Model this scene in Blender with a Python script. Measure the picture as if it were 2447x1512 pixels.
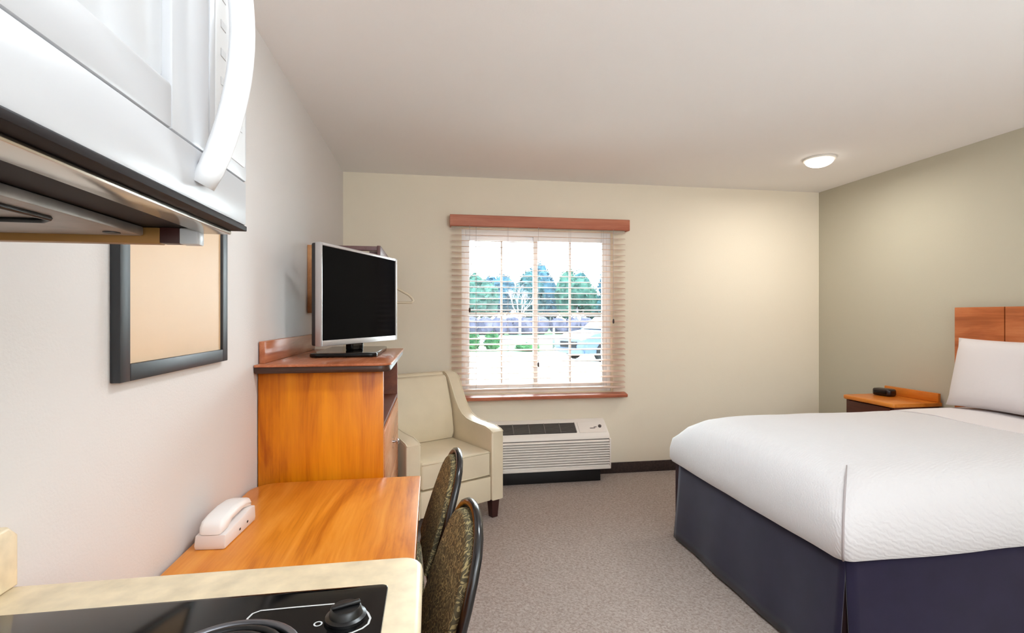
import bpy, bmesh, math, random
from mathutils import Vector, Matrix, noise

for o in list(bpy.data.objects):
    bpy.data.objects.remove(o)
SC = bpy.context.scene
COL = SC.collection
PI = math.pi
random.seed(7)


def s2l(c):
    out = []
    for v in c:
        v = v / 255.0
        out.append(v / 12.92 if v <= 0.04045 else ((v + 0.055) / 1.055) ** 2.4)
    return tuple(out)


# ------------------------------------------------------------------ camera
CAM_Z = 1.33
cd = bpy.data.cameras.new('camera')
cd.sensor_fit = 'HORIZONTAL'
cd.sensor_width = 36.0
cd.lens = 36.0 * 1203.0 / 2447.0
cd.clip_start = 0.02
cd.clip_end = 400
cam = bpy.data.objects.new('camera', cd)
COL.objects.link(cam)
cam.location = (0, 0, CAM_Z)
cam.rotation_euler = (math.radians(90), 0, math.radians(-9.16))
SC.camera = cam

# ------------------------------------------------------------------ world
w = bpy.data.worlds.new('overcast_sky')
SC.world = w
w.use_nodes = True
bg = w.node_tree.nodes['Background']
bg.inputs['Color'].default_value = (0.90, 0.96, 1.0, 1)
bg.inputs['Strength'].default_value = 14.0

# ------------------------------------------------------------------ exposure
vs = SC.view_settings
vs.view_transform = 'Standard'
vs.look = 'None'
vs.exposure = 0.82
vs.gamma = 1.0
vs.use_curve_mapping = False

cy = SC.cycles
cy.max_bounces = 9
cy.diffuse_bounces = 6
cy.glossy_bounces = 3
cy.caustics_reflective = False
cy.caustics_refractive = False

LAMP_VISIBLE_W = 6.4      # ceiling lamp in the picture
FILL_LAMP_W = 7.8         # made-up copies of it out of view, added as fill


# ------------------------------------------------------------------ materials
def mat(name, rgb, rough=0.5, metal=0.0, spec=0.5, bump=None, vary=None, coat=0.0, sheen=0.0):
    """rgb is sRGB 0..255.  bump=(scale, strength, distance)  vary=(scale, amount)"""
    m = bpy.data.materials.new(name)
    m.use_nodes = True
    nt = m.node_tree
    b = nt.nodes['Principled BSDF']
    c = s2l(rgb)
    b.inputs['Base Color'].default_value = (*c, 1)
    b.inputs['Roughness'].default_value = rough
    b.inputs['Metallic'].default_value = metal
    b.inputs['Specular IOR Level'].default_value = spec
    if coat:
        b.inputs['Coat Weight'].default_value = coat
        b.inputs['Coat Roughness'].default_value = 0.15
    if sheen:
        b.inputs['Sheen Weight'].default_value = sheen
    tc = nt.nodes.new('ShaderNodeTexCoord')
    if vary:
        n = nt.nodes.new('ShaderNodeTexNoise')
        n.inputs['Scale'].default_value = vary[0]
        n.inputs['Detail'].default_value = 4
        nt.links.new(tc.outputs['Object'], n.inputs['Vector'])
        r = nt.nodes.new('ShaderNodeValToRGB')
        a = vary[1]
        r.color_ramp.elements[0].position = 0.3
        r.color_ramp.elements[1].position = 0.7
        r.color_ramp.elements[0].color = (*[x * (1 - a) for x in c], 1)
        r.color_ramp.elements[1].color = (*[min(1, x * (1 + a)) for x in c], 1)
        nt.links.new(n.outputs['Fac'], r.inputs['Fac'])
        nt.links.new(r.outputs['Color'], b.inputs['Base Color'])
    if bump:
        n2 = nt.nodes.new('ShaderNodeTexNoise')
        n2.inputs['Scale'].default_value = bump[0]
        n2.inputs['Detail'].default_value = 3
        nt.links.new(tc.outputs['Object'], n2.inputs['Vector'])
        bp = nt.nodes.new('ShaderNodeBump')
        bp.inputs['Strength'].default_value = bump[1]
        bp.inputs['Distance'].default_value = bump[2] if len(bump) > 2 else 0.002
        nt.links.new(n2.outputs['Fac'], bp.inputs['Height'])
        nt.links.new(bp.outputs['Normal'], b.inputs['Normal'])
    return m


def wood(name, dark, mid, light, axis='Z', rough=0.35, scale=1.0, swirl=0.6):
    m = bpy.data.materials.new(name)
    m.use_nodes = True
    nt = m.node_tree
    b = nt.nodes['Principled BSDF']
    tc = nt.nodes.new('ShaderNodeTexCoord')
    mp = nt.nodes.new('ShaderNodeMapping')
    s = {'X': (1.1, 7, 7), 'Y': (7, 1.1, 7), 'Z': (7, 7, 1.1)}[axis]
    mp.inputs['Scale'].default_value = tuple(v * scale for v in s)
    nt.links.new(tc.outputs['Object'], mp.inputs['Vector'])
    n = nt.nodes.new('ShaderNodeTexNoise')
    n.inputs['Scale'].default_value = 1.2
    n.inputs['Detail'].default_value = 6
    n.inputs['Roughness'].default_value = 0.6
    n.inputs['Distortion'].default_value = swirl
    nt.links.new(mp.outputs['Vector'], n.inputs['Vector'])
    mp2 = nt.nodes.new('ShaderNodeMapping')
    s2 = {'X': (3, 90, 90), 'Y': (90, 3, 90), 'Z': (90, 90, 3)}[axis]
    mp2.inputs['Scale'].default_value = s2
    nt.links.new(tc.outputs['Object'], mp2.inputs['Vector'])
    n2 = nt.nodes.new('ShaderNodeTexNoise')
    n2.inputs['Scale'].default_value = 1.5
    n2.inputs['Detail'].default_value = 3
    nt.links.new(mp2.outputs['Vector'], n2.inputs['Vector'])
    mx = nt.nodes.new('ShaderNodeMath')
    mx.operation = 'MULTIPLY_ADD'
    mx.inputs[1].default_value = 0.22
    nt.links.new(n2.outputs['Fac'], mx.inputs[0])
    nt.links.new(n.outputs['Fac'], mx.inputs[2])
    r = nt.nodes.new('ShaderNodeValToRGB')
    e = r.color_ramp.elements
    e[0].position = 0.42
    e[0].color = (*s2l(dark), 1)
    e[1].position = 0.80
    e[1].color = (*s2l(light), 1)
    k = e.new(0.60)
    k.color = (*s2l(mid), 1)
    nt.links.new(mx.outputs[0], r.inputs['Fac'])
    nt.links.new(r.outputs['Color'], b.inputs['Base Color'])
    b.inputs['Roughness'].default_value = rough
    b.inputs['Specular IOR Level'].default_value = 0.35
    return m


def carpet_mat():
    m = bpy.data.materials.new('carpet')
    m.use_nodes = True
    nt = m.node_tree
    b = nt.nodes['Principled BSDF']
    tc = nt.nodes.new('ShaderNodeTexCoord')
    n = nt.nodes.new('ShaderNodeTexNoise')
    n.inputs['Scale'].default_value = 85
    n.inputs['Detail'].default_value = 3
    n.inputs['Distortion'].default_value = 0.8
    nt.links.new(tc.outputs['Object'], n.inputs['Vector'])
    wv = nt.nodes.new('ShaderNodeTexWave')
    wv.inputs['Scale'].default_value = 16
    wv.inputs['Distortion'].default_value = 9
    wv.inputs['Detail'].default_value = 2
    wv.inputs['Detail Scale'].default_value = 3
    wv.bands_direction = 'DIAGONAL'
    nt.links.new(tc.outputs['Object'], wv.inputs['Vector'])
    mx = nt.nodes.new('ShaderNodeMath')
    mx.operation = 'MULTIPLY_ADD'
    mx.inputs[1].default_value = 0.16
    nt.links.new(wv.outputs['Fac'], mx.inputs[0])
    nt.links.new(n.outputs['Fac'], mx.inputs[2])
    r = nt.nodes.new('ShaderNodeValToRGB')
    e = r.color_ramp.elements
    e[0].position = 0.38
    e[0].color = (*s2l((141, 127, 120)), 1)
    e[1].position = 0.78
    e[1].color = (*s2l((173, 160, 153)), 1)
    nt.links.new(mx.outputs[0], r.inputs['Fac'])
    nt.links.new(r.outputs['Color'], b.inputs['Base Color'])
    b.inputs['Roughness'].default_value = 0.95
    b.inputs['Specular IOR Level'].default_value = 0.1
    bp = nt.nodes.new('ShaderNodeBump')
    bp.inputs['Strength'].default_value = 0.6
    bp.inputs['Distance'].default_value = 0.004
    nt.links.new(mx.outputs[0], bp.inputs['Height'])
    nt.links.new(bp.outputs['Normal'], b.inputs['Normal'])
    return m


def damask_mat():
    m = bpy.data.materials.new('swirl_fabric')
    m.use_nodes = True
    nt = m.node_tree
    b = nt.nodes['Principled BSDF']
    tc = nt.nodes.new('ShaderNodeTexCoord')
    n = nt.nodes.new('ShaderNodeTexNoise')
    n.inputs['Scale'].default_value = 22
    n.inputs['Detail'].default_value = 1.5
    n.inputs['Distortion'].default_value = 3.0
    nt.links.new(tc.outputs['Object'], n.inputs['Vector'])
    ml = nt.nodes.new('ShaderNodeMath')
    ml.operation = 'MULTIPLY'
    ml.inputs[1].default_value = 30
    nt.links.new(n.outputs['Fac'], ml.inputs[0])
    sn = nt.nodes.new('ShaderNodeMath')
    sn.operation = 'SINE'
    nt.links.new(ml.outputs[0], sn.inputs[0])
    r = nt.nodes.new('ShaderNodeValToRGB')
    e = r.color_ramp.elements
    e[0].position = 0.25
    e[0].color = (*s2l((88, 82, 64)), 1)
    e[1].position = 0.8
    e[1].color = (*s2l((164, 150, 108)), 1)
    nt.links.new(sn.outputs[0], r.inputs['Fac'])
    nt.links.new(r.outputs['Color'], b.inputs['Base Color'])
    b.inputs['Roughness'].default_value = 0.85
    b.inputs['Specular IOR Level'].default_value = 0.2
    return m


def matelasse_mat():
    m = bpy.data.materials.new('white_matelasse')
    m.use_nodes = True
    nt = m.node_tree
    b = nt.nodes['Principled BSDF']
    b.inputs['Base Color'].default_value = (*s2l((211, 208, 209)), 1)
    b.inputs['Roughness'].default_value = 0.9
    b.inputs['Specular IOR Level'].default_value = 0.15
    tc = nt.nodes.new('ShaderNodeTexCoord')
    wv = nt.nodes.new('ShaderNodeTexWave')
    wv.inputs['Scale'].default_value = 30
    wv.inputs['Distortion'].default_value = 5
    wv.inputs['Detail'].default_value = 2
    wv.inputs['Detail Scale'].default_value = 1.2
    mp = nt.nodes.new('ShaderNodeMapping')
    mp.inputs['Rotation'].default_value = (0.3, 0.9, 1.25)
    nt.links.new(tc.outputs['Object'], mp.inputs['Vector'])
    nt.links.new(mp.outputs['Vector'], wv.inputs['Vector'])
    bp = nt.nodes.new('ShaderNodeBump')
    bp.inputs['Strength'].default_value = 0.22
    bp.inputs['Distance'].default_value = 0.004
    nt.links.new(wv.outputs['Fac'], bp.inputs['Height'])
    nt.links.new(bp.outputs['Normal'], b.inputs['Normal'])
    return m


def glass_mat():
    m = bpy.data.materials.new('window_glass')
    m.use_nodes = True
    nt = m.node_tree
    nt.nodes.clear()
    out = nt.nodes.new('ShaderNodeOutputMaterial')
    tr = nt.nodes.new('ShaderNodeBsdfTransparent')
    tr.inputs['Color'].default_value = (0.93, 0.97, 0.97, 1)
    gl = nt.nodes.new('ShaderNodeBsdfGlossy')
    gl.inputs['Roughness'].default_value = 0.02
    fr = nt.nodes.new('ShaderNodeFresnel')
    fr.inputs['IOR'].default_value = 1.45
    mx = nt.nodes.new('ShaderNodeMixShader')
    nt.links.new(fr.outputs[0], mx.inputs[0])
    nt.links.new(tr.outputs[0], mx.inputs[1])
    nt.links.new(gl.outputs[0], mx.inputs[2])
    nt.links.new(mx.outputs[0], out.inputs['Surface'])
    return m


def emit_mat(name, rgb, strength):
    m = bpy.data.materials.new(name)
    m.use_nodes = True
    b = m.node_tree.nodes['Principled BSDF']
    b.inputs['Base Color'].default_value = (*s2l(rgb), 1)
    b.inputs['Emission Color'].default_value = (*s2l(rgb), 1)
    b.inputs['Emission Strength'].default_value = strength
    return m


def foliage_mat(name, a, c):
    m = bpy.data.materials.new(name)
    m.use_nodes = True
    nt = m.node_tree
    b = nt.nodes['Principled BSDF']
    tc = nt.nodes.new('ShaderNodeTexCoord')
    n = nt.nodes.new('ShaderNodeTexNoise')
    n.inputs['Scale'].default_value = 1.6
    n.inputs['Detail'].default_value = 5
    nt.links.new(tc.outputs['Object'], n.inputs['Vector'])
    r = nt.nodes.new('ShaderNodeValToRGB')
    r.color_ramp.elements[0].position = 0.35
    r.color_ramp.elements[1].position = 0.65
    r.color_ramp.elements[0].color = (*s2l(a), 1)
    r.color_ramp.elements[1].color = (*s2l(c), 1)
    nt.links.new(n.outputs['Fac'], r.inputs['Fac'])
    nt.links.new(r.outputs['Color'], b.inputs['Base Color'])
    b.inputs['Roughness'].default_value = 0.9
    b.inputs['Specular IOR Level'].default_value = 0.0
    return m


M = {}
M['wall'] = mat('cream_wall_paint', (221, 216, 213), 0.85, spec=0.2, bump=(160, 0.25, 0.002))
M['wallb'] = mat('warm_cream_wall_paint', (238, 227, 207), 0.85, spec=0.2, bump=(160, 0.25, 0.002))
M['ceiling'] = mat('ceiling_paint', (243, 239, 236), 0.9, spec=0.15, bump=(120, 0.15, 0.002))
M['sage'] = mat('sage_wall_paint', (190, 184, 165), 0.85, spec=0.2, bump=(160, 0.2, 0.002))
M['carpet'] = carpet_mat()
M['basebd'] = mat('brown_carpet_base', (58, 44, 40), 0.9, vary=(60, 0.35), bump=(200, 0.6, 0.003))
M['desk'] = wood('desk_laminate', (178, 94, 18), (213, 128, 36), (230, 152, 62), 'Y', 0.28, 0.8, 1.6)
M['oak'] = wood('cabinet_laminate', (166, 80, 2), (208, 118, 6), (230, 142, 16), 'Z', 0.33, 1.0, 0.9)
M['oakx'] = wood('cabinet_top_laminate', (150, 84, 52), (176, 106, 72), (196, 128, 94), 'Y', 0.25, 1.0, 0.7)
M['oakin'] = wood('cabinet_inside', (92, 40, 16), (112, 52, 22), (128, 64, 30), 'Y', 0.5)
M['drawer'] = wood('drawer_front', (176, 104, 60), (198, 128, 84), (214, 148, 106), 'Y', 0.25)
M['edge'] = mat('dark_edge_band', (60, 34, 22), 0.35)
M['headb'] = wood('headboard_veneer', (150, 78, 36), (180, 100, 54), (198, 122, 74), 'Y', 0.35, 1.3, 0.8)
M['groove'] = mat('groove_dark', (84, 42, 22), 0.6)
M['night'] = wood('nightstand_wood', (176, 88, 20), (204, 116, 36), (220, 138, 54), 'Y', 0.3)
M['nightd'] = wood('nightstand_dark', (70, 26, 12), (92, 38, 18), (112, 50, 26), 'Y', 0.4)
M['valance'] = wood('valance_wood', (166, 92, 66), (186, 112, 84), (202, 132, 104), 'X', 0.35, 1.0, 0.4)
M['slat'] = mat('blind_slat', (214, 186, 168), 0.55, vary=(6, 0.06))
M['cord'] = mat('blind_cord', (190, 186, 188), 0.8)
M['tassel'] = mat('cord_tassel', (60, 46, 40), 0.6)
M['vinyl'] = mat('white_vinyl', (238, 238, 240), 0.4)
M['glass'] = glass_mat()
M['mwhite'] = mat('appliance_white', (199, 199, 202), 0.28, spec=0.5)
M['mhand'] = mat('handle_white', (240, 240, 242), 0.3)
M['mwin'] = mat('microwave_window', (214, 215, 218), 0.12, spec=0.6)
M['mpanel'] = mat('control_panel_grey', (222, 222, 224), 0.4)
M['mbtn'] = mat('button_grey', (206, 206, 209), 0.5)
M['mdisp'] = mat('display_dark', (30, 32, 34), 0.1)
M['under'] = mat('hood_underside', (24, 13, 13), 0.6, spec=0.2)
M['steel'] = mat('brushed_steel', (196, 188, 176), 0.22, metal=1.0, bump=(40, 0.1))
M['flange_metal'] = mat('metal_brown_reflection', (150, 108, 56), 0.4, metal=0.4)  # brown reflection on the flange put into its base colour
M['filter'] = mat('grease_filter', (150, 142, 136), 0.45, metal=0.6, vary=(30, 0.15))
M['black'] = mat('black_gloss', (8, 8, 9), 0.10, spec=0.3)
M['blackm'] = mat('black_matte', (18, 17, 18), 0.45)
M['knob'] = mat('knob_black', (16, 16, 17), 0.3)
M['print'] = mat('white_print', (205, 205, 205), 0.5)
M['coil'] = mat('burner_steel', (120, 120, 126), 0.3, metal=0.8)
M['ctop'] = mat('speckled_laminate', (226, 208, 176), 0.35, vary=(26, 0.14))
M['bcab'] = wood('base_cabinet_wood', (140, 70, 20), (180, 100, 30), (200, 122, 44), 'Z', 0.4)
M['frame'] = mat('black_frame', (34, 37, 42), 0.45, spec=0.6)
M['board'] = mat('peach_board', (208, 172, 132), 0.45, vary=(3, 0.03))
M['phone'] = mat('white_plastic', (240, 236, 234), 0.35)
M['phone2'] = mat('white_plastic_base', (230, 222, 219), 0.4)
M['tvs'] = mat('tv_silver', (190, 186, 186), 0.3, metal=0.5)
M['tvb'] = mat('tv_back', (40, 34, 34), 0.5)
M['screen'] = mat('tv_screen', (4, 5, 8), 0.10, spec=0.03)
M['leather'] = mat('cream_leather', (219, 205, 178), 0.42, spec=0.4, vary=(5, 0.05), bump=(90, 0.12, 0.002))
M['piping'] = mat('cream_piping', (224, 212, 184), 0.5)
M['dleg'] = mat('dark_leg', (58, 26, 22), 0.4)
M['acw'] = mat('ac_plastic', (236, 228, 220), 0.45)
M['acd'] = mat('ac_grille_dark', (60, 56, 54), 0.6)
M['acb'] = mat('ac_grille_bar', (104, 98, 94), 0.5)
M['ink'] = mat('ink', (70, 60, 58), 0.6)
M['damask'] = damask_mat()
M['cframe'] = mat('black_metal', (16, 15, 18), 0.22, spec=0.7)
M['spread'] = matelasse_mat()
M['linen'] = mat('white_linen', (222, 216, 216), 0.9, spec=0.15, bump=(14, 0.15, 0.01))
M['seam'] = mat('seam_thread', (168, 158, 158), 0.9)
M['skirt'] = mat('charcoal_skirt', (35, 30, 52), 0.9, spec=0.15, vary=(9, 0.12), sheen=0.2)
M['pleat'] = mat('brown_pleat', (58, 42, 44), 0.9, spec=0.15)
M['clock'] = mat('clock_black', (36, 20, 18), 0.25)
M['lamp'] = emit_mat('lamp_glass', (255, 250, 238), 3.0)
M['ring'] = mat('lamp_ring', (232, 226, 216), 0.5)
M['hanger'] = mat('pale_hanger', (222, 206, 178), 0.4)
M['rackw'] = wood('rack_wood', (176, 116, 70), (200, 140, 92), (214, 160, 112), 'Y', 0.45)
M['rackd'] = wood('rack_dark_wood', (92, 62, 60), (112, 80, 78), (130, 98, 94), 'Y', 0.4)
M['chrome'] = mat('chrome', (200, 200, 204), 0.15, metal=1.0)
# outdoors
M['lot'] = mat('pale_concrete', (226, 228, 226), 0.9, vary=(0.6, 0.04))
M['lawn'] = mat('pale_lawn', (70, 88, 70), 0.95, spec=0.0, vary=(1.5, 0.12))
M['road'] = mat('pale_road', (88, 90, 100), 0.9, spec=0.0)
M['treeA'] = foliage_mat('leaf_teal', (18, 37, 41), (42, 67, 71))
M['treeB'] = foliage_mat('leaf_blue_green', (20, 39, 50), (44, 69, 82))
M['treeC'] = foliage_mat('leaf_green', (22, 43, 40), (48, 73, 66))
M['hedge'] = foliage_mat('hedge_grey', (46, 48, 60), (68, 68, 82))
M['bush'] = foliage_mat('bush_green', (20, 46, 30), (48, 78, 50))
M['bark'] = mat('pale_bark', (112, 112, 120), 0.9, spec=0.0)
M['carb'] = mat('car_paint', (40, 54, 72), 0.4, spec=0.15)
M['carg'] = mat('car_glass', (30, 44, 56), 0.1, spec=0.2)
M['tyre'] = mat('tyre', (22, 24, 26), 0.9, spec=0.0)
M['hubm'] = mat('hub', (70, 74, 80), 0.5, metal=0.3)
M['post'] = mat('post_grey', (70, 80, 80), 0.7)


# ------------------------------------------------------------------ mesh helpers
def box(bm, a, b, bev=0.0, seg=2):
    x0, y0, z0 = a
    x1, y1, z1 = b
    vs_ = [bm.verts.new(p) for p in ((x0, y0, z0), (x1, y0, z0), (x1, y1, z0), (x0, y1, z0),
                                     (x0, y0, z1), (x1, y0, z1), (x1, y1, z1), (x0, y1, z1))]
    fs = []
    for f in ((0, 3, 2, 1), (4, 5, 6, 7), (0, 1, 5, 4), (1, 2, 6, 5), (2, 3, 7, 6), (3, 0, 4, 7)):
        fs.append(bm.faces.new([vs_[i] for i in f]))
    if bev > 0:
        es = list({e for f in fs for e in f.edges})
        bmesh.ops.bevel(bm, geom=es, offset=bev, segments=seg, profile=0.5, affect='EDGES')
    return vs_


def prism(bm, pts, axis, lo, hi, bev=0.0, seg=2):
    """extrude a closed 2-D outline.  axis 'X': pts are (y,z); 'Y': (x,z); 'Z': (x,y)"""
    def P(p, t):
        return {'X': (t, p[0], p[1]), 'Y': (p[0], t, p[1]), 'Z': (p[0], p[1], t)}[axis]
    A = [bm.verts.new(P(p, lo)) for p in pts]
    B = [bm.verts.new(P(p, hi)) for p in pts]
    n = len(pts)
    fs = [bm.faces.new(A), bm.faces.new(B[::-1])]
    for i in range(n):
        j = (i + 1) % n
        fs.append(bm.faces.new((A[j], A[i], B[i], B[j])))
    bmesh.ops.recalc_face_normals(bm, faces=fs)
    if bev > 0:
        es = list({e for f in fs[:2] for e in f.edges})
        bmesh.ops.bevel(bm, geom=es, offset=bev, segments=seg, profile=0.5, affect='EDGES')


def tube(bm, pts, r, n=8, closed=False, cap=True, flat=None):
    """swept tube. r float or list. flat=(sx, sz) squashes the section."""
    P = [Vector(p) for p in pts]
    m = len(P)
    rings = []
    prev = None
    for i in range(m):
        if closed:
            t = (P[(i + 1) % m] - P[i - 1]).normalized()
        else:
            t = (P[min(i + 1, m - 1)] - P[max(i - 1, 0)]).normalized()
        if prev is None:
            up = Vector((0, 0, 1)) if abs(t.z) < 0.9 else Vector((0, 1, 0))
            a = t.cross(up).normalized()
        else:
            a = (prev - t * prev.dot(t))
            a = a.normalized() if a.length > 1e-6 else t.orthogonal().normalized()
        prev = a
        b = t.cross(a).normalized()
        rr = r[i] if isinstance(r, (list, tuple)) else r
        sa, sb = flat if flat else (1, 1)
        rings.append([bm.verts.new(P[i] + a * math.cos(2 * PI * k / n) * rr * sa + b * math.sin(2 * PI * k / n) * rr * sb) for k in range(n)])
    for i in range(m if closed else m - 1):
        A, B = rings[i], rings[(i + 1) % m]
        for k in range(n):
            bm.faces.new((A[k], A[(k + 1) % n], B[(k + 1) % n], B[k]))
    if cap and not closed:
        bm.faces.new(rings[0][::-1])
        bm.faces.new(rings[-1])


def lathe(bm, prof, c=(0, 0, 0), n=24, axis='Z'):
    rings = []
    for r, z in prof:
        ring = []
        for k in range(n):
            a = 2 * PI * k / n
            p = (r * math.cos(a), r * math.sin(a), z)
            if axis == 'X':
                p = (p[2], p[0], p[1])
            elif axis == 'Y':
                p = (p[0], p[2], p[1])
            ring.append(bm.verts.new((p[0] + c[0], p[1] + c[1], p[2] + c[2])))
        rings.append(ring)
    for A, B in zip(rings, rings[1:]):
        for k in range(n):
            bm.faces.new((A[k], A[(k + 1) % n], B[(k + 1) % n], B[k]))
    bm.faces.new(rings[0][::-1])
    bm.faces.new(rings[-1])
    bmesh.ops.recalc_face_normals(bm, faces=bm.faces)


def rrect(x0, y0, x1, y1, r, n=6):
    """rounded rectangle outline; r single or 4 radii (x0y0, x1y0, x1y1, x0y1)"""
    if not isinstance(r, (list, tuple)):
        r = (r,) * 4
    out = []
    for (cx, cy, rr, a0) in ((x0 + r[0], y0 + r[0], r[0], PI), (x1 - r[1], y0 + r[1], r[1], 1.5 * PI),
                             (x1 - r[2], y1 - r[2], r[2], 0), (x0 + r[3], y1 - r[3], r[3], 0.5 * PI)):
        if rr <= 1e-6:
            out.append((cx, cy))
            continue
        for k in range(n + 1):
            a = a0 + 0.5 * PI * k / n
            out.append((cx + rr * math.cos(a), cy + rr * math.sin(a)))
    return out


def BM():
    return bmesh.new()


def world_off(p):
    v = Vector((0, 0, 0))
    while p is not None:
        v += p.location
        p = p.parent
    return v


def obj(name, bm, m, parent=None, local=False, smooth=False, label=None, kind=None):
    me = bpy.data.meshes.new(name)
    bmesh.ops.recalc_face_normals(bm, faces=bm.faces)
    bm.to_mesh(me)
    bm.free()
    me.materials.append(M[m] if isinstance(m, str) else m)
    o = bpy.data.objects.new(name, me)
    COL.objects.link(o)
    if parent is not None:
        o.parent = parent
        if not local:
            off = world_off(parent)
            me.transform(Matrix.Translation(-off))
    if smooth:
        for p in me.polygons:
            p.use_smooth = True
        if smooth != 'all':
            me.set_sharp_from_angle(angle=math.radians(smooth if smooth is not True else 40))
    if label:
        o['label'] = label
    if kind:
        o['kind'] = kind
    return o


def bx(name, a, b, m, parent=None, bev=0.0, local=False, seg=2, **kw):
    bm = BM()
    box(bm, a, b, bev, seg)
    return obj(name, bm, m, parent, local, smooth=(30 if bev else False), **kw)


def thing(name, label, cat, loc=(0, 0, 0), rz=0.0, group=None):
    o = bpy.data.objects.new(name, None)
    COL.objects.link(o)
    o.empty_display_size = 0.05
    o.location = loc
    o.rotation_euler = (0, 0, rz)
    o['label'] = label
    o['category'] = cat
    if group:
        o['group'] = group
    return o


def tag(o, label, cat, group=None):
    o['label'] = label
    o['category'] = cat
    if group:
        o['group'] = group
    return o


def struct(o, label=None):
    o['kind'] = 'structure'
    if label:
        o['label'] = label
    return o


def dup(root, loc=None, rz=None, label=None):
    r = root.copy()
    COL.objects.link(r)
    if loc is not None:
        r.location = loc
    if rz is not None:
        r.rotation_euler = (0, 0, rz)
    if label:
        r['label'] = label
    for ch in list(root.children):
        c = ch.copy()
        COL.objects.link(c)
        c.parent = r
        for g in list(ch.children):
            d = g.copy()
            COL.objects.link(d)
            d.parent = c
    return r


# ================================================================== ROOM SHELL
XL, XR, YB, YR, ZC = -0.676, 3.496, 4.09, -2.6, 2.46
WX0, WX1, WZ0, WZ1 = 0.246, 1.53, 0.69, 2.05      # window opening
TH = 0.16

struct(bx('floor', (XL - TH, YR - TH, -0.1), (XR + TH, YB + TH, 0.0), 'carpet'), 'brown grey patterned carpet floor')
struct(bx('ceiling', (XL - TH, YR - TH, ZC), (XR + TH, YB + TH, ZC + 0.12), 'ceiling'), 'pale plain painted ceiling')
struct(bx('wall_left', (XL - TH, YR - TH, 0), (XL, YB + TH, ZC), 'wall'), 'pale cream textured wall beside the desk')
struct(bx('wall_right', (XR, YR - TH, 0), (XR + TH, YB + TH, ZC), 'sage'), 'sage grey wall behind the headboard')
struct(bx('wall_rear', (XL, YR - TH, 0), (XR, YR, ZC), 'wall'), 'cream wall at the kitchen end of the room')
bm = BM()
box(bm, (XL, YB, 0), (WX0, YB + TH, ZC))
box(bm, (WX1, YB, 0), (XR, YB + TH, ZC))
box(bm, (WX0, YB, 0), (WX1, YB + TH, WZ0))
box(bm, (WX0, YB, WZ1), (WX1, YB + TH, ZC))
struct(obj('wall_back', bm, 'wallb'), 'cream wall with the window in it')
bx_ = bx('baseboard_back', (XL, YB - 0.012, 0), (XR, YB, 0.09), 'basebd', bev=0.003)
struct(bx_, 'dark brown carpet strip along the window wall')
struct(bx('baseboard_right', (XR - 0.012, YR, 0), (XR, YB - 0.013, 0.09), 'basebd', bev=0.003), 'dark brown carpet strip along the sage wall')
struct(bx('baseboard_left', (XL, 0.90, 0), (XL + 0.012, YB - 0.013, 0.09), 'basebd', bev=0.003), 'dark brown carpet strip along the left wall')

# ------------------------------------------------------------------ window
win = bpy.data.objects.new('window_1', None)
COL.objects.link(win)
win.location = ((WX0 + WX1) / 2, YB + 0.1, WZ0)
struct(win, 'white two sash sliding window with muntins behind the blind')
bm = BM()
fy0, fy1 = YB + 0.06, YB + 0.14
f = 0.035
box(bm, (WX0, fy0, WZ0), (WX0 + f, fy1, WZ1), 0.004)
box(bm, (WX1 - f, fy0, WZ0), (WX1, fy1, WZ1), 0.004)
box(bm, (WX0 + f, fy0, WZ0), (WX1 - f, fy1, WZ0 + 0.04), 0.004)
box(bm, (WX0 + f, fy0, WZ1 - 0.05), (WX1 - f, fy1, WZ1), 0.004)
obj('window_frame', bm, 'vinyl', win, smooth=30)
mid = 0.875
for k, (a, b, yy) in enumerate(((WX0 + f, mid + 0.02, fy0 + 0.042), (mid - 0.02, WX1 - f, fy0 + 0.012))):
    z0, z1 = WZ0 + 0.04, WZ1 - 0.05
    bm = BM()
    s = 0.036
    box(bm, (a, yy, z0), (a + s, yy + 0.026, z1), 0.003)
    box(bm, (b - s, yy, z0), (b, yy + 0.026, z1), 0.003)
    box(bm, (a + s, yy, z0), (b - s, yy + 0.026, z0 + s), 0.003)
    box(bm, (a + s, yy, z1 - s), (b - s, yy + 0.026, z1), 0.003)
    sash = obj('sash', bm, 'vinyl', win, smooth=30)
    xm = (a + b) / 2
    zm = (z0 + z1) / 2 - 0.01
    bx('muntin', (xm - 0.009, yy + 0.006, z0 + s), (xm + 0.009, yy + 0.02, z1 - s), 'vinyl', sash, 0.002)
    bx('muntin', (a + s, yy + 0.0065, zm - 0.009), (b - s, yy + 0.0195, zm + 0.009), 'vinyl', sash, 0.002)
    for (pa, pb) in ((a + s, xm - 0.009), (xm + 0.009, b - s)):
        for (qa, qb) in ((z0 + s, zm - 0.009), (zm + 0.009, z1 - s)):
            bm = BM()
            box(bm, (pa, yy + 0.011, qa), (pb, yy + 0.014, qb))
            obj('pane', bm, 'glass', sash)
bm = BM()
prism(bm, [(YB + 0.06, 0.69), (YB + 0.06, 0.665), (YB - 0.06, 0.650), (YB - 0.075, 0.656), (YB - 0.078, 0.672), (YB - 0.07, 0.680), (YB - 0.02, 0.6895)],
      'X', 0.175, 1.632, 0.003)
obj('window_sill', bm, 'valance', win, smooth=30)

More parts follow.
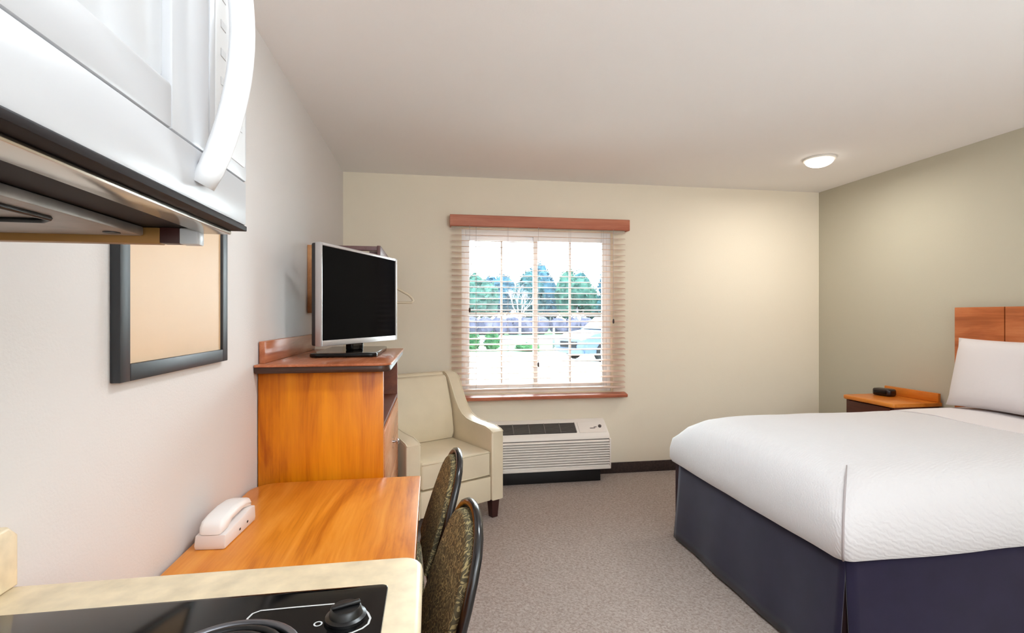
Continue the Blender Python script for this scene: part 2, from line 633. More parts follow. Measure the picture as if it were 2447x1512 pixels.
# ------------------------------------------------------------------ blind
bl = thing('window_blind', 'open slatted blind with pinkish wood valance over the window', 'blind', (0.89, YB - 0.04, 0.70))
VZ0, VZ1 = 2.048, 2.14
bm = BM()
prism(bm, [(YB - 0.085, VZ0 + 0.006), (YB - 0.079, VZ0), (YB - 0.069, VZ0), (YB - 0.069, VZ1), (YB - 0.079, VZ1), (YB - 0.085, VZ1 - 0.006)],
      'X', 0.15, 1.645)
v = obj('valance', bm, 'valance', bl, smooth=30, label='pinkish wood valance board')
for xx in (0.15, 1.633):
    bx('valance_return', (xx, YB - 0.068, VZ0), (xx + 0.012, YB - 0.001, VZ1), 'valance', v, 0.002)
bx('headrail', (0.175, YB - 0.066, VZ0 + 0.02), (1.62, YB - 0.012, VZ1 - 0.02), 'vinyl', bl, 0.002)
pitch = 0.0463
nsl = 28
bm = BM()
hw, th, tilt = 0.0245, 0.0028, math.radians(10)
cs = []
for k in range(5):
    t = -1 + 2 * k / 4
    y = t * hw
    z = 0.0022 * (1 - t * t)
    cs.append((y, z))
prof = [(y, z + th / 2) for y, z in cs] + [(y, z - th / 2) for y, z in cs[::-1]]
ct, st = math.cos(tilt), math.sin(tilt)
prof = [(y * ct - z * st, y * st + z * ct) for y, z in prof]
prism(bm, prof, 'X', -0.725, 0.725)
me0 = None
for k in range(nsl):
    z = 2.03 - pitch * k
    if me0 is None:
        o = obj('slat', bm, 'slat', bl, local=True, smooth=30)
        me0 = o.data
    else:
        o = bpy.data.objects.new('slat', me0)
        COL.objects.link(o)
        o.parent = bl
    o.location = (0, 0, z - bl.location.z)
zbr = 2.03 - pitch * nsl
bx('bottom_rail', (0.167, YB - 0.063, zbr - 0.004), (1.613, YB - 0.017, zbr + 0.012), 'slat', bl, 0.003)
for xx in (0.36, 0.62, 1.14, 1.42):
    bm = BM()
    for yy in (YB - 0.0655, YB - 0.0145):
        tube(bm, [(xx, yy, zbr), (xx, yy, VZ0 + 0.03)], 0.0011, 5)
    obj('ladder_cord', bm, 'cord', bl)
for (xx, zz) in ((0.305, 1.40), (0.862, 0.96), (1.50, 1.31)):
    bm = BM()
    tube(bm, [(xx, YB - 0.09, zz), (xx, YB - 0.09, VZ0 + 0.004)], 0.0012, 5)
    c_ = obj('pull_cord', bm, 'cord', bl)
    bm = BM()
    lathe(bm, [(0.003, 0.0), (0.007, -0.006), (0.008, -0.028), (0.005, -0.038)], (xx, YB - 0.09, zz), 10)
    obj('tassel', bm, 'tassel', c_, smooth=True)

# ================================================================== CEILING LAMPS
def ceiling_lamp(x, y, watts, label, col=(1.0, 0.93, 0.82)):
    t = thing('ceiling_lamp', label, 'lamp', (x, y, ZC), group='round ceiling lamps')
    bm = BM()
    lathe(bm, [(0.102, 0.0), (0.106, -0.005), (0.102, -0.012), (0.092, -0.014)], (x, y, ZC), 40)
    obj('ring', bm, 'ring', t, smooth=True)
    bm = BM()
    prof = []
    for k in range(9):
        a = 0.5 * PI * k / 8
        prof.append((max(0.004, 0.0915 * math.cos(a)), -0.012 - 0.048 * math.sin(a)))
    lathe(bm, prof, (x, y, ZC), 40)
    obj('dome', bm, 'lamp', t, smooth=True, label='glowing white glass dome')
    ld = bpy.data.lights.new('lamp_bulb', 'AREA')     # the dome throws its light down into the room
    ld.shape = 'DISK'
    ld.size = 0.17
    ld.energy = watts
    ld.color = col
    lo = bpy.data.objects.new('lamp_bulb', ld)
    COL.objects.link(lo)
    lo.parent = t
    lo.location = (0, 0, -0.062)
    return t


ceiling_lamp(2.747, 3.21, LAMP_VISIBLE_W, 'glowing white dome lamp on the ceiling above the bed and nightstand', (1.0, 0.97, 0.92))
ceiling_lamp(0.45, 1.45, FILL_LAMP_W, 'added white dome fill lamp on the ceiling in front of the kitchen counter', (0.86, 0.95, 1.0))  # invented lamp above the frame, added to brighten the desk side
ceiling_lamp(1.3, -1.3, FILL_LAMP_W * 0.4, 'added white dome fill lamp on the ceiling at the kitchen end', (0.86, 0.95, 1.0))  # invented lamp behind the camera, added as weak fill

FILL_UPLIGHT_W = 104.0  # invented uplight out of view, added to brighten ceiling and room
FX, FY, FH = 1.6, -1.5, 1.1
fl = thing('fill_uplight', 'added fill uplight out of view at the kitchen end of the room', 'lamp', (FX, FY, 0))
bm = BM()
lathe(bm, [(0.14, 0.0), (0.14, 0.012), (0.03, 0.03), (0.012, 0.05)], (FX, FY, 0), 28)
obj('base', bm, 'chrome', fl, smooth=True)
bm = BM()
tube(bm, [(FX, FY, 0.04), (FX, FY, FH - 0.15)], 0.012, 10)
obj('pole', bm, 'chrome', fl, smooth='all')
bm = BM()
lathe(bm, [(0.015, FH - 0.160), (0.10, FH - 0.130), (0.17, FH - 0.050), (0.20, FH - -0.010), (0.195, FH - -0.010), (0.165, FH - 0.045), (0.09, FH - 0.115), (0.012, FH - 0.140)], (FX, FY, 0), 32)
obj('fill_uplight_bowl', bm, 'mwhite', fl, smooth=True)
ld = bpy.data.lights.new('fill_uplight_area', 'AREA')
ld.shape = 'DISK'
ld.size = 0.30
ld.energy = FILL_UPLIGHT_W
ld.color = (0.80, 0.92, 1.0)
lo = bpy.data.objects.new('fill_uplight_area', ld)
COL.objects.link(lo)
lo.parent = fl
lo.location = (0, 0, FH)
lo.rotation_euler = (PI, 0, 0)

# ================================================================== BED
BX0, BX1, BY0, BY1 = 1.452, 3.43, 1.585, 2.90
bed = thing('bed', 'full size bed with dark charcoal skirt against the sage wall', 'bed', ((BX0 + BX1) / 2, (BY0 + BY1) / 2, 0))
bx('box_spring', (BX0 + 0.05, BY0 + 0.05, 0.03), (BX1, BY1 - 0.05, 0.44), 'pleat', bed, 0.01)
bx('mattress', (BX0 + 0.12, BY0 + 0.12, 0.442), (BX1, BY1 - 0.12, 0.665), 'linen', bed, 0.05, seg=4)


def skirt_panel(p0, p1, nrm, z0, z1, flare, wob, seed, th=0.006):
    bm = BM()
    n, mz = 40, 8
    p0, p1, nrm = Vector(p0), Vector(p1), Vector(nrm)
    grid = []
    for side in (0, 1):
        g = []
        for i in range(n + 1):
            t = i / n
            row = []
            for j in range(mz + 1):
                s = j / mz
                d = flare * (1 - s) ** 1.3 + wob * (1 - s) * math.sin(t * 17 + seed) * math.sin(t * 5.3 + seed * 2)
                p = p0.lerp(p1, t) + nrm * (d - side * th)
                row.append(bm.verts.new((p.x, p.y, z0 + (z1 - z0) * s)))
            g.append(row)
        grid.append(g)
    A, B = grid
    for i in range(n):
        for j in range(mz):
            bm.faces.new((A[i][j], A[i + 1][j], A[i + 1][j + 1], A[i][j + 1]))
            bm.faces.new((B[i][j], B[i][j + 1], B[i + 1][j + 1], B[i + 1][j]))
    for i in range(n):
        bm.faces.new((A[i][0], B[i][0], B[i + 1][0], A[i + 1][0]))
        bm.faces.new((A[i][mz], A[i + 1][mz], B[i + 1][mz], B[i][mz]))
    for j in range(mz):
        bm.faces.new((A[0][j], A[0][j + 1], B[0][j + 1], B[0][j]))
        bm.faces.new((A[n][j], B[n][j], B[n][j + 1], A[n][j + 1]))
    return obj('skirt_panel', bm, 'skirt', bed, smooth='all')


skirt_panel((BX0 + 0.02, BY0 + 0.014, 0), (BX0 + 0.02, BY1 - 0.075, 0), (-1, 0, 0), 0.012, 0.475, 0.035, 0.006, 0.4)
skirt_panel((BX0 + 0.022, BY0 + 0.012, 0), (BX1, BY0 + 0.012, 0), (0, -1, 0), 0.012, 0.475, 0.035, 0.006, 1.7)
skirt_panel((BX0 + 0.05, BY1 - 0.012, 0), (BX1, BY1 - 0.012, 0), (0, 1, 0), 0.012, 0.475, 0.035, 0.006, 2.9)
for (yy, sg) in ((BY0 + 0.015, 1), (BY1 - 0.015, -1)):
    bm = BM()
    pts = [(BX0 + 0.09, yy - 0.0 * sg), (BX0 + 0.03, yy + 0.005 * sg), (BX0 + 0.02, yy + 0.015 * sg), (BX0 + 0.025, yy + 0.10 * sg),
           (BX0 + 0.035, yy + 0.10 * sg), (BX0 + 0.035, yy + 0.03 * sg), (BX0 + 0.09, yy + 0.012 * sg)]
    prism(bm, pts, 'Z', 0.012, 0.465)
    obj('corner_pleat', bm, 'pleat', bed)

# bedspread: rings of a rounded rectangle
bm = BM()
prof = [(-0.004, 0.452), (-0.012, 0.470), (-0.012, 0.53), (-0.002, 0.59), (0.018, 0.645), (0.05, 0.69), (0.095, 0.722), (0.16, 0.740), (0.26, 0.748), (0.42, 0.752)]
rings = []
NC = 8


def spread_ring(off, z, rc):
    pts = rrect(BX0 + off, BY0 + off, BX1 - 0.02, BY1 - off, (rc, 0.02, 0.02, rc), NC)
    # densify long edges
    out = []
    n = len(pts)
    for i in range(n):
        p, q = pts[i], pts[(i + 1) % n]
        k = 26 if i % (NC + 1) == NC else 1
        for j in range(k):
            out.append((p[0] + (q[0] - p[0]) * j / k, p[1] + (q[1] - p[1]) * j / k))
    res = []
    for (x, y) in out:
        nz = noise.noise(Vector((x * 4.1, y * 4.1, 0.3))) * 0.007
        hem = 0.008 * noise.noise(Vector((x * 2.3, y * 2.3, 5))) if z < 0.50 else 0
        droop = 0
        if z > 0.6:
            # foot corners sag a little
            for cy in (BY0, BY1):
                d = math.hypot(x - BX0, y - cy)
                droop += 0.030 * math.exp(-(d / 0.22) ** 2)
        res.append((x, y, z + nz + hem - droop))
    return res


for off, z in prof:
    rings.append([bm.verts.new(p) for p in spread_ring(off, z, max(0.03, 0.05 + min(off, 0.1) * 0.8))])
for A, B in zip(rings, rings[1:]):
    for k in range(len(A)):
        j = (k + 1) % len(A)
        bm.faces.new((A[k], A[j], B[j], B[k]))
top = bm.faces.new(rings[-1])
ret = bmesh.ops.triangulate(bm, faces=[top])
SEAM = []
for (off_, z_), R_ in list(zip(prof, rings))[8::-1]:
    c_ = R_[NC // 2].co
    SEAM.append((c_.x - 0.0012, c_.y - 0.0012, c_.z + (0.0015 if z_ > 0.6 else 0)))
spread = obj('bedspread', bm, 'spread', smooth='all')
tag(spread, 'white quilted bedspread draped over the bed', 'bedspread')
# turned-down fold line near the pillows
bm = BM()
n = 30
fold = []
for i in range(n + 1):
    t = i / n
    y = BY0 - 0.008 + (BY1 - BY0 + 0.016) * t
    e = min(y - BY0, BY1 - y)
    # height of the spread under it
    z = 0.752
    for (o1, z1), (o2, z2) in zip(prof[2:], prof[3:]):
        if e <= o2:
            u = max(0, (e - o1) / (o2 - o1))
            z = z1 + (z2 - z1) * u
            break
    fold.append((2.88 + 0.01 * math.sin(t * 9), y, z + 0.006 + noise.noise(Vector((2.88 * 4.1, y * 4.1, 0.3))) * 0.007))
A = []
for side in range(2):
    rowA = []
    for (x, y, z) in fold:
        row = []
        for k in range(5):
            xx = x + 0.52 * k / 4
            dz = 0.004 if side == 0 else -0.014
            row.append(bm.verts.new((min(xx, BX1 - 0.03), y, z + dz - (0.004 if k == 0 and side == 0 else 0))))
        rowA.append(row)
    A.append(rowA)
for i in range(n):
    for k in range(4):
        bm.faces.new((A[0][i][k], A[0][i + 1][k], A[0][i + 1][k + 1], A[0][i][k + 1]))
        bm.faces.new((A[1][i][k], A[1][i][k + 1], A[1][i + 1][k + 1], A[1][i + 1][k]))
    bm.faces.new((A[0][i][0], A[1][i][0], A[1][i + 1][0], A[0][i + 1][0]))
    bm.faces.new((A[0][i][4], A[0][i + 1][4], A[1][i + 1][4], A[1][i][4]))
obj('turned_down_sheet', bm, 'linen', spread, smooth=50)
# corner seam
bm = BM()
pts = SEAM[1:]
tube(bm, pts, [0.002] + [0.0038] * (len(pts) - 1), 6)
obj('corner_seam', bm, 'seam', spread, smooth='all')

# pillow
def pillow_mesh(w_, h_, t_, n=20, m=14):
    bm = BM()
    top, bot = [], []
    for i in range(n + 1):
        a, b_ = [], []
        u = -1 + 2 * i / n
        for j in range(m + 1):
            v_ = -1 + 2 * j / m
            pin = 1 - 0.06 * (1 - u * u) * abs(v_) ** 3
            pin2 = 1 - 0.05 * (1 - v_ * v_) * abs(u) ** 3
            x, y = u * w_ / 2 * pin2, v_ * h_ / 2 * pin
            d = t_ / 2 * ((1 - u ** 4) * (1 - v_ ** 4)) ** 0.55
            d += 0.010 * noise.noise(Vector((x * 5, y * 5, 2.2))) * (1 - u ** 4) * (1 - v_ ** 4)
            a.append(bm.verts.new((x, -d - 0.003, y)))
            b_.append(bm.verts.new((x, d + 0.003, y)))
        top.append(a)
        bot.append(b_)
    for i in range(n):
        for j in range(m):
            bm.faces.new((top[i][j], top[i + 1][j], top[i + 1][j + 1], top[i][j + 1]))
            bm.faces.new((bot[i][j], bot[i][j + 1], bot[i + 1][j + 1], bot[i + 1][j]))
    for i in range(n):
        bm.faces.new((top[i][0], bot[i][0], bot[i + 1][0], top[i + 1][0]))
        bm.faces.new((top[i][m], top[i + 1][m], bot[i + 1][m], bot[i][m]))
    for j in range(m):
        bm.faces.new((top[0][j], top[0][j + 1], bot[0][j + 1], bot[0][j]))
        bm.faces.new((top[n][j], bot[n][j], bot[n][j + 1], top[n][j + 1]))
    return bm


bm = pillow_mesh(0.72, 0.44, 0.17)
bm.transform(Matrix.Translation((3.325, 2.395, 0.978)) @ Matrix.Rotation(-PI / 2, 4, 'Z') @ Matrix.Rotation(math.radians(-13), 4, 'X'))
pil = obj('pillow', bm, 'linen', smooth='all')
tag(pil, 'plump white pillow leaning upright on the wooden headboard', 'pillow')

# headboard
hb = thing('headboard', 'wooden headboard of grooved veneer panels on the sage wall', 'headboard', (3.47, 2.1, 0.0))
bx('backing', (3.462, 1.35, 0.35), (3.495, 2.84, 1.385), 'groove', hb, 0.002)
y1 = 2.845
for k in range(5):
    bx('panel', (3.445, y1 - 0.296, 0.40), (3.464, y1 - 0.003, 1.39), 'headb', hb, 0.002)
    y1 -= 0.299

# ================================================================== NIGHTSTAND
ns = thing('nightstand', 'small wooden nightstand with back lip between bed and window wall', 'nightstand', (3.29, 3.165, 0))
NT = 0.735
bm = BM()
prism(bm, rrect(3.09, 2.955, 3.48, 3.40, (0.02, 0.0, 0.0, 0.05)), 'Z', NT - 0.026, NT, 0.003)
obj('top', bm, 'night', ns, smooth=30)
bx('back_lip', (3.462, 2.965, NT), (3.482, 3.385, NT + 0.062), 'night', ns, 0.003)
bx('side_panel', (3.12, 2.975, 0.0), (3.48, 2.995, NT - 0.026), 'nightd', ns, 0.002)
bx('side_panel', (3.12, 3.355, 0.0), (3.48, 3.375, NT - 0.026), 'nightd', ns, 0.002)
bx('back_panel', (3.468, 2.995, 0.05), (3.48, 3.355, NT - 0.026), 'nightd', ns)
bx('shelf', (3.13, 2.995, 0.36), (3.468, 3.355, 0.38), 'nightd', ns, 0.002)
bx('shelf', (3.13, 2.995, 0.06), (3.468, 3.355, 0.08), 'nightd', ns, 0.002)
dr = bx('drawer', (3.108, 2.998, 0.56), (3.128, 3.352, NT - 0.035), 'nightd', ns, 0.003)
bm = BM()
lathe(bm, [(0.006, 0.0), (0.006, -0.014), (0.014, -0.018), (0.014, -0.026), (0.006, -0.03)], (3.108, 3.175, 0.63), 14, 'X')
obj('knob', bm, 'chrome', dr, smooth=True)

ck = thing('alarm_clock', 'small rounded black alarm clock on the wooden nightstand', 'clock', (3.375, 3.30, NT + 0.001))
bm = BM()
prism(bm, rrect(-0.07, -0.045, 0.07, 0.045, 0.03), 'Z', 0.0, 0.052, 0.014, 3)
bm.transform(Matrix.Rotation(math.radians(-80), 4, 'Z'))
obj('body', bm, 'clock', ck, local=True, smooth=40)
bm = BM()
box(bm, (-0.045, -0.0475, 0.014), (0.045, -0.045, 0.038), 0.001)
bm.transform(Matrix.Rotation(math.radians(-80), 4, 'Z'))
obj('display', bm, 'black', ck, local=True)

# ================================================================== AIR CONDITIONER
AX0, AX1, AY0, AZ0, AZ1 = 0.36, 1.434, 3.885, 0.105, 0.475
ac = thing('air_conditioner', 'white wall air conditioner unit below the window', 'air conditioner', ((AX0 + AX1) / 2, 4.0, 0))
bm = BM()
prism(bm, [(YB - 0.014, AZ0), (AY0 + 0.012, AZ0), (AY0 + 0.012, 0.345), (AY0 + 0.03, 0.378), (YB - 0.045, AZ1 - 0.006), (YB - 0.014, AZ1)], 'X', AX0, AX1, 0.006)
casing = obj('casing', bm, 'acw', ac, smooth=30)
# front louvres
bx('louvre_gap_shade', (AX0 + 0.012, AY0 + 0.0105, AZ0 + 0.02), (AX1 - 0.012, AY0 + 0.0118, 0.345), 'acb', ac)  # dark sheet standing in for the shade between the louvres
nl = 11
for k in range(nl):
    z = 0.334 - k * (0.334 - 0.138) / (nl - 1)
    bm = BM()
    prism(bm, [(AY0 + 0.0104, z + 0.004), (AY0 - 0.006, z - 0.003), (AY0 - 0.008, z - 0.008), (AY0 - 0.005, z - 0.0095), (AY0 + 0.0104, z - 0.002)], 'X', AX0 + 0.012, AX1 - 0.012)
    obj('louvre', bm, 'acw', ac, smooth=20)
bx('front_rail', (AX0 + 0.001, AY0 - 0.010, AZ0 + 0.001), (AX1 - 0.001, AY0 + 0.013, AZ0 + 0.022), 'acw', ac, 0.003)
bx('side_rail', (AX0, AY0 - 0.010, AZ0 + 0.022), (AX0 + 0.012, AY0 + 0.013, 0.35), 'acw', ac, 0.003)
bx('side_rail', (AX1 - 0.012, AY0 - 0.010, AZ0 + 0.022), (AX1, AY0 + 0.013, 0.35), 'acw', ac, 0.003)
# sloped top grille
sl = math.atan2(AZ1 - 0.006 - 0.378, (YB - 0.045) - (AY0 + 0.03))


def on_slope(bm):
    bm.transform(Matrix.Translation((0, AY0 + 0.03, 0.378)) @ Matrix.Rotation(sl, 4, 'X'))
    return bm


bm = BM()
box(bm, (AX0 + 0.03, 0.022, 0.0005), (1.165, 0.125, 0.003))
gr = obj('grille', on_slope(bm), 'acd', ac, label='dark air outlet grille')
nb = 13
for k in range(nb):
    y = 0.026 + k * (0.095 / (nb - 1))
    bm = BM()
    box(bm, (AX0 + 0.03, y, 0.003), (1.165, y + 0.003, 0.009))
    obj('bar', on_slope(bm), 'acb', gr)
for k in range(7):
    x = AX0 + 0.03 + (1.165 - AX0 - 0.03 - 0.006) * k / 6
    bm = BM()
    box(bm, (x, 0.022, 0.0032), (x + 0.006, 0.125, 0.0105))
    obj('rib', on_slope(bm), 'acb', gr)
bm = BM()
box(bm, (1.19, 0.018, 0.0005), (1.415, 0.13, 0.004), 0.001)
cp = obj('control_panel', on_slope(bm), 'acw', ac)
bm = BM()
lathe(bm, [(0.013, 0.004), (0.013, 0.014), (0.010, 0.016)], (1.372, 0.078, 0), 16)
obj('dial', on_slope(bm), 'ink', cp, smooth=True)
bm = BM()
box(bm, (1.285, 0.060, 0.004), (1.33, 0.067, 0.0046))
box(bm, (1.32, 0.072, 0.004), (1.345, 0.078, 0.0046))
obj('marking', on_slope(bm), 'ink', cp)
bx('base', (AX0 + 0.02, AY0 + 0.035, 0.0), (1.36, YB - 0.014, AZ0), 'blackm', ac, 0.003, label='dark sub base under the unit')

# ================================================================== TV CABINET
cab = thing('tv_cabinet', 'tall orange wood cabinet with drawers carrying the television', 'cabinet', (-0.43, 2.57, 0))
CX0, CX1, CY0, CY1, CT = -0.672, -0.192, 2.115, 3.015, 1.143
bx('side_panel', (CX0, CY0, 0.0), (CX1, CY0 + 0.024, CT - 0.035), 'oak', cab, 0.003)
bx('side_panel', (CX0, CY1 - 0.024, 0.0), (CX1, CY1, CT - 0.035), 'oakin', cab, 0.003)
bx('back_panel', (CX0, CY0 + 0.024, 0.05), (CX0 + 0.012, CY1 - 0.024, CT - 0.035), 'oakin', cab)
bm = BM()
prism(bm, rrect(CX0, CY0 - 0.045, CX1 + 0.035, CY1 + 0.02, (0.0, 0.05, 0.03, 0.0)), 'Z', CT - 0.010, CT, 0.002)
tp = obj('top', bm, 'oakx', cab, smooth=30)
bm = BM()
prism(bm, rrect(CX0, CY0 - 0.040, CX1 + 0.030, CY1 + 0.016, (0.0, 0.048, 0.03, 0.0)), 'Z', CT - 0.035, CT - 0.010, 0.003)
obj('edge_band', bm, 'edge', tp, smooth=30)
bx('back_lip', (CX0, CY0 + 0.012, CT), (CX0 + 0.022, CY1 - 0.01, CT + 0.088), 'oakx', cab, 0.003)
bx('shelf', (CX0 + 0.012, CY0 + 0.024, 0.862), (CX1 - 0.002, CY1 - 0.024, 0.882), 'oakin', cab, 0.002)
bx('plinth', (CX0 + 0.02, CY0 + 0.024, 0.0), (CX1 - 0.03, CY1 - 0.024, 0.07), 'oakin', cab)
for (z0, z1) in ((0.565, 0.858), (0.32, 0.560), (0.075, 0.315)):
    d_ = bx('drawer', (CX1 - 0.018, CY0 + 0.026, z0), (CX1 + 0.004, CY1 - 0.026, z1), 'drawer', cab, 0.003)
    bm = BM()
    lathe(bm, [(0.006, 0.0), (0.005, 0.014), (0.013, 0.019), (0.014, 0.026), (0.008, 0.031)], (CX1 + 0.004, 2.575, (z0 + z1) / 2 - 0.005), 16, 'X')
    obj('knob', bm, 'chrome', d_, smooth=True)

# ================================================================== TELEVISION
tv = thing('television', 'flat screen television with silver bezel on the wooden cabinet', 'television', (-0.357, 2.665, CT + 0.001), math.radians(65.6))
TW, THt = 0.70, 0.466
tz0, tz1 = 0.052, 0.052 + THt
hx = TW / 2
bm = BM()
bz = 0.014
for (a, b) in (((-hx, -0.022, tz0), (-hx + bz, 0.008, tz1)), ((hx - bz, -0.022, tz0), (hx, 0.008, tz1)),
               ((-hx + bz, -0.022, tz0), (hx - bz, 0.008, tz0 + 0.026)), ((-hx + bz, -0.022, tz1 - bz), (hx - bz, 0.008, tz1))):
    box(bm, a, b, 0.003)
obj('bezel', bm, 'tvs', tv, local=True, smooth=30, label='silver bezel')
bx('screen', (-hx + bz - 0.001, -0.017, tz0 + 0.025), (hx - bz + 0.001, 0.004, tz1 - bz + 0.001), 'screen', tv, local=True)
bm = BM()
prism(bm, rrect(-hx + 0.002, tz0 + 0.002, hx - 0.002, tz1 - 0.002, 0.01), 'Y', 0.0085, 0.028, 0.004)
prism(bm, rrect(-hx + 0.12, tz0 + 0.05, hx - 0.12, tz1 - 0.10, 0.03), 'Y', 0.0285, 0.062, 0.012)
obj('back_shell', bm, 'tvb', tv, local=True, smooth=30)
bm = BM()
prism(bm, rrect(-0.055, -0.012, 0.055, 0.03, 0.012), 'Z', 0.018, 0.085, 0.003)
bm.transform(Matrix.Translation((0, 0.022, 0)))
obj('neck', bm, 'black', tv, local=True, smooth=30)
bm = BM()
prism(bm, rrect(-0.285, -0.15, 0.285, 0.15, 0.035), 'Z', 0.0, 0.018, 0.005, 3)
bm.transform(Matrix.Translation((-0.015, 0.035, 0)) @ Matrix.Rotation(math.radians(24.4), 4, 'Z'))
obj('stand_base', bm, 'black', tv, local=True, smooth=30)

# ================================================================== CLOTHES RACK + HANGER
rk = thing('clothes_rack', 'wall mounted wooden clothes rack behind the television', 'rack', (-0.5, 3.5, 1.35))
RZ = 1.727
bx('wall_board', (XL + 0.001, 2.93, 1.35), (XL + 0.034, 4.05, RZ), 'rackw', rk, 0.003)
bx('arm', (XL + 0.034, 2.93, RZ - 0.026), (-0.30, 2.955, RZ), 'rackd', rk, 0.003)
bx('arm', (XL + 0.034, 4.025, RZ - 0.026), (-0.30, 4.05, RZ), 'rackd', rk, 0.003)
bx('front_board', (-0.30, 2.925, RZ - 0.17), (-0.280, 4.055, RZ + 0.003), 'rackd', rk, 0.003)
bm = BM()
tube(bm, [(-0.33, 2.955, RZ - 0.06), (-0.33, 4.025, RZ - 0.06)], 0.012, 10)
obj('rail', bm, 'chrome', rk, smooth='all')
for yy in (2.955, 4.017):
    bx('rail_bracket', (-0.345, yy, RZ - 0.08), (-0.3005, yy + 0.008, RZ - 0.027), 'rackd', rk)


def hanger(y, rz, label):
    t = thing('coat_hanger', label, 'hanger', (-0.335, y, RZ - 0.072), rz, 'hangers on the clothes rack')
    bm = BM()
    pts = [(0.022, 0, 0.002)]
    for k in range(12):
        a = PI * k / 11
        pts.append((0.022 * math.cos(a) * 1.0, 0, 0.012 + 0.022 * math.sin(a)))
    # hook turns down to the neck
    pts = [(0.020, 0, -0.004)] + [(0.020 * math.cos(PI * k / 10), 0, 0.004 + 0.020 * math.sin(PI * k / 10)) for k in range(11)] + [(-0.016, 0, -0.02), (0, 0, -0.04), (0, 0, -0.09)]
    tube(bm, pts, 0.003, 6)
    obj('hook', bm, 'chrome', t, local=True, smooth='all')
    bm = BM()
    tube(bm, [(-0.205, 0, -0.196), (-0.18, 0, -0.172), (-0.10, 0, -0.128), (-0.03, 0, -0.092), (0, 0, -0.086), (0.03, 0, -0.092), (0.10, 0, -0.128),
              (0.18, 0, -0.172), (0.205, 0, -0.196), (0.212, 0, -0.214), (0.20, 0, -0.226), (0.10, 0, -0.228), (0, 0, -0.229), (-0.10, 0, -0.228), (-0.20, 0, -0.226), (-0.212, 0, -0.214)],
         0.0085, 8, closed=True)
    obj('hanger_body', bm, 'hanger', t, local=True, smooth='all')
    return t


hanger(3.62, math.radians(4), 'pale hanger showing to the right of the television')

# ================================================================== WALL BOARD
fr = thing('framed_board', 'black framed plain peach board hanging on the left wall', 'frame', (XL, 1.48, 1.187))
FY0, FY1, FZ0, FZ1 = 1.195, 1.772, 1.187, 1.93
fx0, fx1 = XL + 0.0005, -0.655
fw = 0.038
for (a, b) in (((fx0, FY0, FZ0), (fx1, FY0 + fw, FZ1)), ((fx0, FY1 - fw, FZ0), (fx1, FY1, FZ1)),
               ((fx0, FY0 + fw, FZ0), (fx1, FY1 - fw, FZ0 + fw)), ((fx0, FY0 + fw, FZ1 - fw), (fx1, FY1 - fw, FZ1))):
    bx('frame_rail', a, b, 'frame', fr, 0.002)
bx('board', (fx0, FY0 + fw, FZ0 + fw), (fx1 - 0.008, FY1 - fw, FZ1 - fw), 'board', fr, label='plain peach panel')

# ================================================================== DESK
dk = thing('desk', 'orange wood desk table along the left wall beside the counter', 'desk', (-0.35, 1.5, 0))
DT = 0.69
bm = BM()
prism(bm, rrect(XL + 0.014, 0.945, -0.04, 2.06, (0.02, 0.02, 0.008, 0.09)), 'Z', DT - 0.032, DT, 0.003)
obj('top', bm, 'desk', dk, smooth=30)
bx('leg_panel', (-0.62, 0.955, 0.0), (-0.10, 0.98, DT - 0.032), 'oak', dk, 0.003)
bx('leg_panel', (-0.62, 2.02, 0.0), (-0.10, 2.045, DT - 0.032), 'oak', dk, 0.003)
bx('modesty_panel', (-0.645, 0.98, 0.32), (-0.625, 2.02, DT - 0.032), 'oak', dk, 0.002)

# ================================================================== TELEPHONE
ph = thing('telephone', 'white desk telephone with handset resting on the wooden desk', 'telephone', (-0.592, 1.595, DT + 0.001), math.radians(-4))
ph.scale = (0.92, 0.92, 0.92)
bm = BM()
prism(bm, [(-0.108, 0.0), (0.108, 0.0), (0.113, 0.012), (0.108, 0.050), (0.07, 0.056), (0.04, 0.052), (-0.05, 0.046), (-0.07, 0.044), (-0.105, 0.040), (-0.113, 0.012)],
      'X', -0.044, 0.044, 0.005)
obj('base', bm, 'phone2', ph, local=True, smooth=40)
bm = BM()
prism(bm, [(-0.106, 0.042), (-0.104, 0.064), (-0.09, 0.080), (-0.055, 0.088), (0.0, 0.093), (0.06, 0.090), (0.095, 0.082), (0.107, 0.066), (0.104, 0.047),
           (0.070, 0.056), (0.045, 0.062), (-0.04, 0.058), (-0.066, 0.042)], 'X', -0.036, 0.036, 0.014, 3)
obj('handset', bm, 'phone', ph, local=True, smooth=50)
for (yy, zz) in ((-0.01, 0.018), (0.045, 0.02)):
    bm = BM()
    box(bm, (0.0435, yy - 0.004, zz - 0.003), (0.0455, yy + 0.004, zz + 0.003))
    obj('socket', bm, 'ink', ph, local=True)

# ================================================================== ARMCHAIR
arm_ = thing('armchair', 'cream leather armchair with sweeping arms in the window corner', 'armchair', (-0.005, 3.475, 0), math.radians(28))
hwid, dpt = 0.35, 0.37
aw = 0.095


def bez(pts, n):
    out = []
    for i in range(n + 1):
        t = i / n
        q = [Vector(p) for p in pts]
        while len(q) > 1:
            q = [a.lerp(b, t) for a, b in zip(q, q[1:])]
        out.append((q[0].x, q[0].y))
    return out


